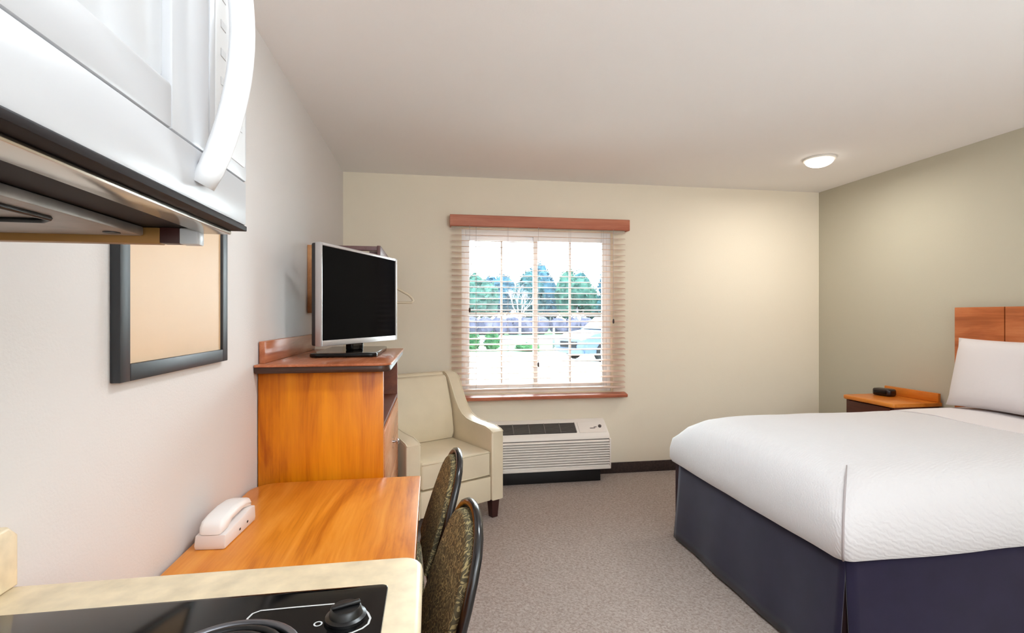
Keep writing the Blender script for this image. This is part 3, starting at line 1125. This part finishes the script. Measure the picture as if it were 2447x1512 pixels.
arc = [(-0.37, 0.572), (-0.345, 0.584), (-0.28, 0.598), (-0.20, 0.600), (-0.12, 0.604), (-0.05, 0.614), (0.01, 0.636), (0.06, 0.676), (0.11, 0.738), (0.155, 0.812), (0.195, 0.874), (0.235, 0.905), (0.28, 0.914)]
arm_prof = [(-dpt, 0.125)] + arc + [(0.345, 0.912), (0.365, 0.895), (0.37, 0.125)]
for s in (-1, 1):
    bm = BM()
    a, b = (hwid - aw, hwid) if s > 0 else (-hwid, -hwid + aw)
    prism(bm, arm_prof, 'X', a, b, 0.012, 3)
    ar = obj('arm', bm, 'leather', arm_, local=True, smooth=50)
    for e in (a + 0.006, b - 0.006):
        bm = BM()
        tube(bm, [(e, p[0], p[1] - 0.002) for p in arc], 0.0045, 6)
        obj('piping', bm, 'piping', ar, local=True, smooth='all')
bm = BM()
prism(bm, [(0.225, 0.13), (0.265, 0.90), (0.28, 0.912), (0.345, 0.912), (0.365, 0.895), (0.37, 0.13)], 'X', -hwid + aw + 0.001, hwid - aw - 0.001, 0.008, 3)
obj('backrest', bm, 'leather', arm_, local=True, smooth=50)
bm = BM()
prism(bm, [(0.10, 0.455), (0.085, 0.50), (0.115, 0.66), (0.165, 0.80), (0.20, 0.885), (0.225, 0.90), (0.25, 0.885), (0.243, 0.70), (0.23, 0.455)],
      'X', -hwid + aw + 0.008, hwid - aw - 0.008, 0.02, 3)
obj('back_cushion', bm, 'leather', arm_, local=True, smooth=60)
bm = BM()
prism(bm, rrect(-hwid + aw + 0.004, -dpt + 0.006, hwid - aw - 0.004, 0.19, 0.02), 'Z', 0.288, 0.452, 0.018, 3)
cu = obj('seat_cushion', bm, 'leather', arm_, local=True, smooth=50)
for z in (0.30, 0.442):
    bm = BM()
    tube(bm, [(-hwid + aw + 0.012, -dpt + 0.008, z), (hwid - aw - 0.012, -dpt + 0.008, z)], 0.0045, 6)
    obj('piping', bm, 'piping', cu, local=True, smooth='all')
bx('seat_base', (-hwid + aw + 0.001, -dpt + 0.008, 0.125), (hwid - aw - 0.001, 0.22, 0.282), 'leather', arm_, 0.008, local=True)
for sx in (-1, 1):
    for sy in (-1, 1):
        bm = BM()
        cx, cy = sx * (hwid - 0.05), sy * (dpt - 0.05)
        t_, b_ = 0.030, 0.021
        vt = [bm.verts.new((cx + u * t_, cy + v_ * t_, 0.126)) for u, v_ in ((-1, -1), (1, -1), (1, 1), (-1, 1))]
        vb = [bm.verts.new((cx + u * b_, cy + v_ * b_, 0.0)) for u, v_ in ((-1, -1), (1, -1), (1, 1), (-1, 1))]
        bm.faces.new(vt)
        bm.faces.new(vb[::-1])
        for k in range(4):
            bm.faces.new((vb[k], vb[(k + 1) % 4], vt[(k + 1) % 4], vt[k]))
        obj('leg', bm, 'dleg', arm_, local=True)

# ================================================================== DINING CHAIRS
ch = thing('dining_chair', 'far black framed chair with swirl fabric back tucked at the desk', 'chair', (-0.218, 1.82, 0), 0, 'chairs tucked at the desk')
HALF = [(0.45, 0.198), (0.52, 0.200), (0.60, 0.195), (0.68, 0.183), (0.73, 0.168), (0.775, 0.146), (0.805, 0.115), (0.824, 0.075), (0.833, 0.036)]
REC, ZT = 0.31, 0.86
XTOP = 0.325


def bxz(z):
    return XTOP - REC * (ZT - z)


outl = [(-w_, z) for z, w_ in HALF] + [(0.0, 0.836)] + [(w_, z) for z, w_ in HALF[::-1]]
legs_b = [(0.245, 0.0), (0.205, 0.25)]
bm = BM()
pts = [(0.285, -0.20, 0.0), (0.235, -0.20, 0.22), (bxz(0.45), -0.198, 0.44)] + [(bxz(z), y, z) for y, z in outl[1:-1]] + [(bxz(0.45), 0.198, 0.44), (0.235, 0.20, 0.22), (0.285, 0.20, 0.0)]
tube(bm, pts, 0.0125, 8)
obj('back_frame', bm, 'cframe', ch, local=True, smooth='all')
# padded back
bm = BM()
inner = [(y * 0.92, 0.50 + (z - 0.50) * 0.965) for y, z in outl if z >= 0.5]
inner = [(-0.178, 0.49)] + inner + [(0.178, 0.49)]
prism(bm, inner, 'X', -0.026, 0.010, 0.009, 3)
for v_ in bm.verts:
    v_.co.x += bxz(v_.co.z)
obj('back_pad', bm, 'damask', ch, local=True, smooth=50, label='gold and grey swirl fabric back pad')
bm = BM()
prism(bm, rrect(-0.22, -0.205, 0.19, 0.205, 0.06), 'Z', 0.405, 0.46, 0.02, 3)
obj('seat', bm, 'damask', ch, local=True, smooth=50)
for sy in (-1, 1):
    bm = BM()
    tube(bm, [(0.185, sy * 0.19, 0.395), (-0.19, sy * 0.185, 0.395), (-0.205, sy * 0.186, 0.38), (-0.225, sy * 0.195, 0.0)], 0.0125, 8)
    obj('leg', bm, 'cframe', ch, local=True, smooth='all')
bm = BM()
tube(bm, [(-0.196, -0.185, 0.393), (-0.196, 0.185, 0.393)], 0.009, 8)
obj('stretcher', bm, 'cframe', ch, local=True, smooth='all')
c2 = dup(ch, (-0.205, 1.275, 0), math.radians(5), 'near black framed chair with swirl fabric back beside the counter end')
ch.rotation_euler = (0, 0, math.radians(3))

# ================================================================== KITCHEN COUNTER
KZ = 0.90
KX1, KY1 = -0.014, 0.925
bc = thing('base_cabinet', 'wooden kitchen base cabinet under the beige countertop', 'cabinet', (-0.36, 0.3, 0))
bx('body', (XL + 0.001, -0.60, 0.10), (-0.06, 0.90, KZ - 0.038), 'bcab', bc, 0.002)
bx('plinth', (XL + 0.001, -0.60, 0.0), (-0.11, 0.895, 0.10), 'blackm', bc)
for k in range(3):
    y0 = -0.595 + k * 0.497
    d_ = bx('door', (-0.0595, y0 + 0.003, 0.115), (-0.041, y0 + 0.494, KZ - 0.05), 'bcab', bc, 0.003)
    bm = BM()
    yy = y0 + 0.44
    tube(bm, [(-0.041, yy, 0.66), (-0.018, yy, 0.665), (-0.018, yy, 0.755), (-0.041, yy, 0.76)], 0.005, 8)
    obj('handle', bm, 'chrome', d_, smooth='all')
ct_ = thing('countertop', 'beige speckled laminate kitchen countertop with rounded corner', 'countertop', (-0.34, 0.15, KZ - 0.038))
CKX0, CKX1, CKY0, CKY1 = -0.640, -0.066, 0.10, 0.822
bm = BM()
prism(bm, rrect(XL + 0.001, -0.62, KX1, KY1, (0, 0, 0.035, 0)), 'Z', KZ - 0.038, KZ, 0.010, 3)
obj('slab', bm, 'ctop', ct_, smooth=40)
bm = BM()
prism(bm, [(-0.62, KZ), (KY1 - 0.002, KZ), (KY1 - 0.002, KZ + 0.082), (KY1 - 0.02, KZ + 0.10), (-0.62, KZ + 0.10)], 'X', XL + 0.001, XL + 0.024, 0.005, 3)
obj('backsplash', bm, 'ctop', ct_, smooth=40)

# cooktop
ckt = thing('cooktop', 'black glass cooktop with control knob set in the countertop', 'cooktop', (-0.35, 0.45, KZ))
bm = BM()
prism(bm, rrect(CKX0, CKY0, CKX1, CKY1, 0.012), 'Z', KZ + 0.0005, KZ + 0.006, 0.002)
obj('glass_top', bm, 'black', ckt, smooth=30)
GZ = KZ + 0.0062
bm = BM()
lathe(bm, [(0.028, 0.0), (0.028, 0.004), (0.023, 0.006), (0.021, 0.014), (0.019, 0.016)], (-0.118, 0.737, GZ), 28)
kn = obj('knob', bm, 'knob', ckt, smooth=40)
bm = BM()
box(bm, (-0.138, 0.733, GZ + 0.0162), (-0.098, 0.741, GZ + 0.021), 0.002)
bm.transform(Matrix.Translation((-0.118, 0.737, 0)) @ Matrix.Rotation(math.radians(20), 4, 'Z') @ Matrix.Translation((0.118, -0.737, 0)))
obj('grip', bm, 'knob', kn, smooth=30)


def ribbon(bm, pts, wd, z, closed=False):
    P = [Vector((p[0], p[1], 0)) for p in pts]
    L, R = [], []
    m = len(P)
    for i in range(m):
        t = (P[(i + 1) % m if closed else min(i + 1, m - 1)] - P[i - 1 if closed else max(i - 1, 0)]).normalized()
        nrm = Vector((-t.y, t.x, 0)) * wd / 2
        L.append(bm.verts.new((P[i].x + nrm.x, P[i].y + nrm.y, z)))
        R.append(bm.verts.new((P[i].x - nrm.x, P[i].y - nrm.y, z)))
    for i in range(m if closed else m - 1):
        j = (i + 1) % m
        bm.faces.new((L[i], R[i], R[j], L[j]))


bm = BM()
ribbon(bm, [(-0.254, 0.742), (-0.2538, 0.757), (-0.251, 0.768), (-0.242, 0.774), (-0.198, 0.775), (-0.14, 0.775)], 0.003, GZ + 0.0002)
ribbon(bm, [(-0.096, 0.755), (-0.0886, 0.743), (-0.0839, 0.730), (-0.0852, 0.717), (-0.092, 0.708), (-0.105, 0.700), (-0.14, 0.69), (-0.17, 0.686)], 0.003, GZ + 0.0002)
ribbon(bm, [(-0.1536 + 0.005 * math.cos(2 * PI * k / 14), 0.728 + 0.005 * math.sin(2 * PI * k / 14)) for k in range(14)], 0.0022, GZ + 0.0002, True)
obj('marking', bm, 'print', ckt)
for (cx, cy, r) in ((-0.250, 0.650, 0.088), (-0.46, 0.32, 0.10)):
    bm = BM()
    ring = [(cx + r * math.cos(2 * PI * k / 48), cy + r * math.sin(2 * PI * k / 48), GZ + 0.004) for k in range(48)]
    tube(bm, ring, 0.005, 8, closed=True)
    bo = obj('burner', bm, 'coil', ckt, smooth='all')
    bm = BM()
    sp = []
    for k in range(150):
        a = k * 0.19
        rr = 0.018 + (r - 0.03) * k / 149
        sp.append((cx + rr * math.cos(a), cy + rr * math.sin(a), GZ + 0.006))
    tube(bm, sp, 0.0048, 6)
    obj('coil', bm, 'blackm', bo, smooth='all')

# ================================================================== MICROWAVE
mw = thing('microwave', 'white over range microwave with bow handle hung above the cooktop', 'microwave', (-0.47, 0.44, 1.463))
MX1, MY0, MY1, MZ0, MZ1 = -0.276, 0.06, 0.820, 1.463, 1.895
bx('body', (XL + 0.001, MY0, MZ0 + 0.004), (MX1 - 0.03, MY1, MZ1), 'mwhite', mw, 0.004)
# front: door frame with a sunk window, then control panel
DY1 = 0.690
bm = BM()
box(bm, (MX1 - 0.0295, MY0 + 0.002, 1.5328), (MX1, 0.10, MZ1 - 0.004), 0.004)
box(bm, (MX1 - 0.0295, 0.597, 1.5328), (MX1, DY1, MZ1 - 0.004), 0.004)
box(bm, (MX1 - 0.0295, 0.10, 1.5328), (MX1, 0.597, 1.582), 0.004)
box(bm, (MX1 - 0.0295, 0.10, 1.84), (MX1, 0.597, MZ1 - 0.004), 0.004)
door = obj('door', bm, 'mwhite', mw, smooth=30)
bm = BM()
prism(bm, rrect(0.098, 1.580, 0.599, 1.842, 0.02), 'X', MX1 - 0.024, MX1 - 0.010, 0.003)
obj('window', bm, 'mwin', door, smooth=30)
bm = BM()
# bow handle
hp = []
for k in range(21):
    t = k / 20
    z = 1.490 + (1.868 - 1.490) * t
    x = MX1 + 0.002 + 0.046 * math.sin(PI * t) ** 0.8
    hp.append((x, 0.662, z))
tube(bm, hp, 0.0145, 12, flat=(1.0, 1.0))
obj('handle', bm, 'mhand', door, smooth='all')
bx('lower_panel', (MX1 - 0.0295, MY0 + 0.002, MZ0 + 0.004), (MX1 - 0.0005, MY1, 1.5325), 'mwhite', mw, 0.004)
cpn = bx('control_panel', (MX1 - 0.0295, DY1 + 0.001, 1.5328), (MX1, MY1, MZ1 - 0.004), 'mwhite', mw, 0.004)
bm = BM()
prism(bm, rrect(DY1 + 0.014, 1.552, MY1 - 0.010, 1.86, 0.006), 'X', MX1 - 0.001, MX1 + 0.0012, 0.0008)
kp = obj('keypad', bm, 'mpanel', cpn, smooth=30, label='grey keypad')
bx('display', (MX1 + 0.0004, DY1 + 0.024, 1.81), (MX1 + 0.002, MY1 - 0.020, 1.846), 'mdisp', cpn)
for i in range(5):
    for j in range(3):
        y = DY1 + 0.030 + j * 0.030
        z = 1.60 + i * 0.038
        bx('button', (MX1 + 0.0008, y, z), (MX1 + 0.002, y + 0.016, z + 0.010), 'mbtn', cpn)
# underside
bx('bottom_pan', (XL + 0.001, MY0, MZ0 - 0.004), (MX1, MY1, MZ0 + 0.0035), 'under', mw, 0.001)
bx('front_trim', (MX1 - 0.060, MY0 + 0.004, MZ0 - 0.010), (MX1 - 0.020, MY1 - 0.004, MZ0 - 0.0045), 'steel', mw, 0.002, label='shiny steel trim strip')
flt = bx('grease_filter', (XL + 0.02, MY0 + 0.05, MZ0 - 0.018), (-0.405, MY1 - 0.025, MZ0 - 0.0045), 'filter', mw, 0.003)
bm = BM()
tube(bm, [(-0.60, 0.40, MZ0 - 0.0205), (-0.60, 0.64, MZ0 - 0.0205), (-0.585, 0.665, MZ0 - 0.0205), (-0.45, 0.672, MZ0 - 0.0205), (-0.432, 0.655, MZ0 - 0.0205), (-0.432, 0.40, MZ0 - 0.0205)], 0.0032, 6)
obj('wire_handle', bm, 'blackm', flt, smooth='all')
bx('light_cover', (-0.57, 0.60, MZ0 - 0.0195), (-0.50, 0.64, MZ0 - 0.0182), 'blackm', flt)
bm = BM()
lathe(bm, [(0.010, 0.0), (0.010, -0.0012)], (-0.43, 0.765, MZ0 - 0.018), 16)
obj('screw_hole', bm, 'blackm', flt)
bx('side_flange', (XL + 0.001, MY1 - 0.022, MZ0 - 0.028), (-0.386, MY1 - 0.004, MZ0 - 0.0045), 'flange_metal', mw, 0.002, label='metal side flange with a brown reflection in its colour')
bx('flange_block', (-0.3858, MY1 - 0.023, MZ0 - 0.027), (-0.360, MY1 - 0.003, MZ0 - 0.0045), 'dleg', mw, 0.001)
bx('flange_cap', (-0.3598, MY1 - 0.024, MZ0 - 0.028), (-0.335, MY1 - 0.002, MZ0 - 0.0045), 'mwhite', mw, 0.002)

# ================================================================== OUTDOORS
GZ0 = -0.15
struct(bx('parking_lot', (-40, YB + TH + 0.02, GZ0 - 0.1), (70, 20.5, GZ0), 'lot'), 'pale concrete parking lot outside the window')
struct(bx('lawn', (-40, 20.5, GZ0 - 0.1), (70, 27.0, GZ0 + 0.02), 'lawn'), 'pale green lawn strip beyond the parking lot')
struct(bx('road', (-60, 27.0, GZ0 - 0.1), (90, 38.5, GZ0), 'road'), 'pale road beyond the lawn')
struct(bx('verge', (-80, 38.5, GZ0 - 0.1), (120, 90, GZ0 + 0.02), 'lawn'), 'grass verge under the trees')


def leaves(bm, c, r, n, size, seed):
    rnd = random.Random(seed)
    for _ in range(n):
        while True:
            d = Vector((rnd.uniform(-1, 1), rnd.uniform(-1, 1), rnd.uniform(-1, 1)))
            if 0.2 < d.length < 1:
                break
        d = d.normalized() * (0.62 + 0.4 * rnd.random())
        p = Vector(c) + Vector((d.x * r[0], d.y * r[1], d.z * r[2]))
        a = Vector((rnd.uniform(-1, 1), rnd.uniform(-1, 1), rnd.uniform(-1, 1))).normalized()
        b = a.orthogonal().normalized()
        s = size * rnd.uniform(0.6, 1.3)
        bm.faces.new([bm.verts.new(p + a * s), bm.verts.new(p + b * s * 0.7), bm.verts.new(p - a * s), bm.verts.new(p - b * s * 0.7)])


def blob(bm, c, r, seed, sub=3, amp=0.22):
    ret = bmesh.ops.create_icosphere(bm, subdivisions=sub, radius=1.0)
    for v_ in ret['verts']:
        d = v_.co.normalized()
        k = 1 + amp * noise.noise(d * 2.3 + Vector((seed, seed * 2, 0)))
        v_.co = Vector((c[0] + d.x * r[0] * k, c[1] + d.y * r[1] * k, c[2] + d.z * r[2] * k))


def tree(x, y, h, rad, m, seed, label):
    t = thing('leafy_tree', label, 'tree', (x, y, GZ0), group='trees beyond the road')
    rnd = random.Random(seed)
    bm = BM()
    tube(bm, [(0, 0, 0), (0.05, 0, h * 0.25), (-0.05, 0, h * 0.55)], [0.22, 0.17, 0.08], 8)
    obj('trunk', bm, 'bark', t, local=True, smooth='all')
    bm = BM()
    for k in range(5):
        a = rnd.uniform(0, 2 * PI)
        c = (math.cos(a) * rad * 0.5, math.sin(a) * rad * 0.4, h * rnd.uniform(0.42, 0.66))
        r = (rad * rnd.uniform(0.5, 0.7), rad * 0.55, h * rnd.uniform(0.22, 0.33))
        blob(bm, c, (r[0] * 0.9, r[1] * 0.9, r[2] * 0.9), seed + k, 2)
        leaves(bm, c, r, 320, 0.17, seed * 10 + k)
    obj('crown', bm, m, t, local=True)
    return t


specs = [(-1.6, 46, 5.0, 2.2, 'treeB', 'leftmost blue green tree beyond the road seen through the blind'),
         (1.6, 53, 5.6, 2.4, 'treeA', 'leftmost teal tree beyond the road seen through the blind'),
         (4.0, 46, 5.0, 2.2, 'treeC', 'leftmost light green tree beyond the road seen through the blind'),
         (6.8, 53, 5.7, 2.4, 'treeB', 'blue green tree directly behind the bare pale tree'),
         (8.6, 47, 5.3, 2.0, 'treeA', 'teal tree just left of the middle window stile'),
         (11.8, 53, 7.6, 1.7, 'treeB', 'tallest blue green tree just right of the middle window stile'),
         (13.3, 45, 5.1, 1.8, 'treeC', 'light green tree in front of the tallest tree'),
         (16.6, 54, 6.0, 2.0, 'treeA', 'teal tree in the right half of the window beyond the road'),
         (17.6, 46, 5.6, 1.8, 'treeB', 'rightmost blue green tree beyond the road seen through the blind'),
         (20.6, 53, 6.6, 2.3, 'treeC', 'rightmost light green tree beyond the road seen through the blind'),
         (14.8, 62, 4.6, 2.6, 'treeB', 'low far tree filling the gap right of the tallest tree'),
         (20.6, 62, 4.6, 2.6, 'treeA', 'low far tree filling the gap above the parked car')]
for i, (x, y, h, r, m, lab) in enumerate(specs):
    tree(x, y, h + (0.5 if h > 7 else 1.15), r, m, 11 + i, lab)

# hedge rows
def hedge(x0, x1, y, h, seed, label):
    bm = BM()
    n = int((x1 - x0) / 1.1)
    for k in range(n):
        cx = x0 + (k + 0.5) * (x1 - x0) / n
        blob(bm, (cx, y, GZ0 + h * 0.45), (0.85, 0.6, h * 0.5), seed + k, 2, 0.3)
        leaves(bm, (cx, y, GZ0 + h * 0.5), (0.85, 0.6, h * 0.5), 90, 0.10, seed * 7 + k)
    o = obj('hedge', bm, 'hedge')
    tag(o, label, 'hedge')


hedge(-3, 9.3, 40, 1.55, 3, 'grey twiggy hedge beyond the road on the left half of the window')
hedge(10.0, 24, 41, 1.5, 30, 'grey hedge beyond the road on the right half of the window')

# bare tree
bt = thing('bare_tree', 'pale leafless tree with upswept branches beyond the road', 'tree', (6.9, 38.9, GZ0))
bm = BM()
rnd = random.Random(5)


def branch(bm, p, d, L, r, depth):
    q = p + d * L
    tube(bm, [p, p.lerp(q, 0.5) + Vector((rnd.uniform(-1, 1), 0, 0)) * L * 0.05, q], [r, r * 0.8, r * 0.55], 5)
    if depth == 0:
        return
    for k in range(3):
        nd = (d + Vector((rnd.uniform(-0.6, 0.6), rnd.uniform(-0.4, 0.4), rnd.uniform(0.0, 0.35)))).normalized()
        branch(bm, p.lerp(q, rnd.uniform(0.65, 1.0)), nd, L * rnd.uniform(0.6, 0.8), r * 0.55, depth - 1)


tube(bm, [(0, 0, 0), (0, 0, 1.3)], [0.12, 0.10], 6)
obj('trunk', bm, 'bark', bt, local=True, smooth='all')
bm = BM()
for k in range(4):
    a = -0.5 + k * 0.33
    branch(bm, Vector((0, 0, 1.15)), Vector((a, rnd.uniform(-0.2, 0.2), 1)).normalized(), 1.25, 0.06, 3)
obj('branches', bm, 'bark', bt, local=True)

# bushes
for (x, y, r, h, lab) in ((1.72, 21.3, 0.36, 0.85, 'leftmost dark green bush on the lawn outside the window'),
                          (2.58, 21.3, 0.36, 0.85, 'dark green bush on the lawn, second from the left edge of the window'),
                          (4.05, 21.0, 0.55, 0.34, 'low dark green shrub on the lawn by the centre of the window')):
    t = thing('bush', lab, 'bush', (x, y, GZ0 + 0.02), group='bushes on the lawn')
    bm = BM()
    for k in range(4):
        tube(bm, [(0, 0, 0), (0.15 * math.cos(k * 1.6), 0.15 * math.sin(k * 1.6), h * 0.6)], 0.015, 5)
    obj('stems', bm, 'post', t, local=True)
    bm = BM()
    blob(bm, (0, 0, h * 0.42), (r * 0.85, r * 0.8, h * 0.40), x, 3)
    leaves(bm, (0, 0, h * 0.48), (r, r, h * 0.5), 500, 0.05, int(x * 10))
    obj('foliage', bm, 'bush', t, local=True)

po = BM()
tube(po, [(5.35, 21.6, GZ0), (5.35, 21.6, 0.86)], 0.05, 8)
o = obj('sign_post', po, 'post', smooth='all')
tag(o, 'thin grey post standing on the lawn right of the window centre', 'post')

# car
car = thing('parked_car', 'pale blue grey parked car at the right edge of the window', 'car', (6.55, 16.9, GZ0), math.radians(200))
body = [(-2.15, 0.30), (-2.2, 0.55), (-2.1, 0.86), (-1.7, 0.98), (-1.25, 1.02), (-0.95, 1.42), (0.45, 1.46), (1.05, 1.02), (1.75, 0.92), (2.12, 0.74), (2.2, 0.50), (2.12, 0.28), (1.75, 0.24), (-1.75, 0.24)]
bm = BM()
prism(bm, body, 'Y', -0.86, 0.86, 0.07, 3)
obj('body', bm, 'carb', car, local=True, smooth=40)
for s in (-1, 1):
    bm = BM()
    prism(bm, [(-1.12, 1.06), (-0.88, 1.36), (-0.32, 1.385), (-0.30, 1.06)], 'Y', s * 0.858, s * 0.868)
    obj('side_window', bm, 'carg', car, local=True)
    bm = BM()
    prism(bm, [(-0.22, 1.06), (-0.24, 1.385), (0.40, 1.40), (0.86, 1.06)], 'Y', s * 0.858, s * 0.868)
    obj('side_window', bm, 'carg', car, local=True)
    bm = BM()
    lathe(bm, [(0.02, -0.012), (0.09, -0.01), (0.11, 0.0), (0.11, 0.02), (0.02, 0.03)], (2.10, s * 0.62, 0.70), 14, 'X')
    obj('headlight', bm, 'vinyl', car, local=True, smooth=True)
    bx('mirror', (0.78, s * 0.87 - 0.0, 1.0), (0.92, s * 1.02, 1.12), 'carb', car, 0.02, local=True)
bm = BM()
prism(bm, [(0.52, 1.43), (1.04, 1.04), (1.07, 1.06), (0.55, 1.455)], 'Y', -0.70, 0.70)
obj('windscreen', bm, 'carg', car, local=True)
bx('grille', (2.16, -0.45, 0.46), (2.215, 0.45, 0.66), 'tyre', car, 0.01, local=True)
bx('bumper', (2.10, -0.80, 0.26), (2.25, 0.80, 0.42), 'carb', car, 0.03, local=True)
for sx in (-1.35, 1.38):
    for s in (-1, 1):
        bm = BM()
        lathe(bm, [(0.20, -0.10), (0.31, -0.10), (0.33, -0.06), (0.33, 0.06), (0.31, 0.10), (0.20, 0.10)], (sx, s * 0.79, 0.33), 24, 'Y')
        wh = obj('wheel', bm, 'tyre', car, local=True, smooth=30)
        bm = BM()
        lathe(bm, [(0.19, -0.104), (0.19, 0.104)], (sx, s * 0.79, 0.33), 20, 'Y')
        obj('hub', bm, 'hubm', wh, local=True)
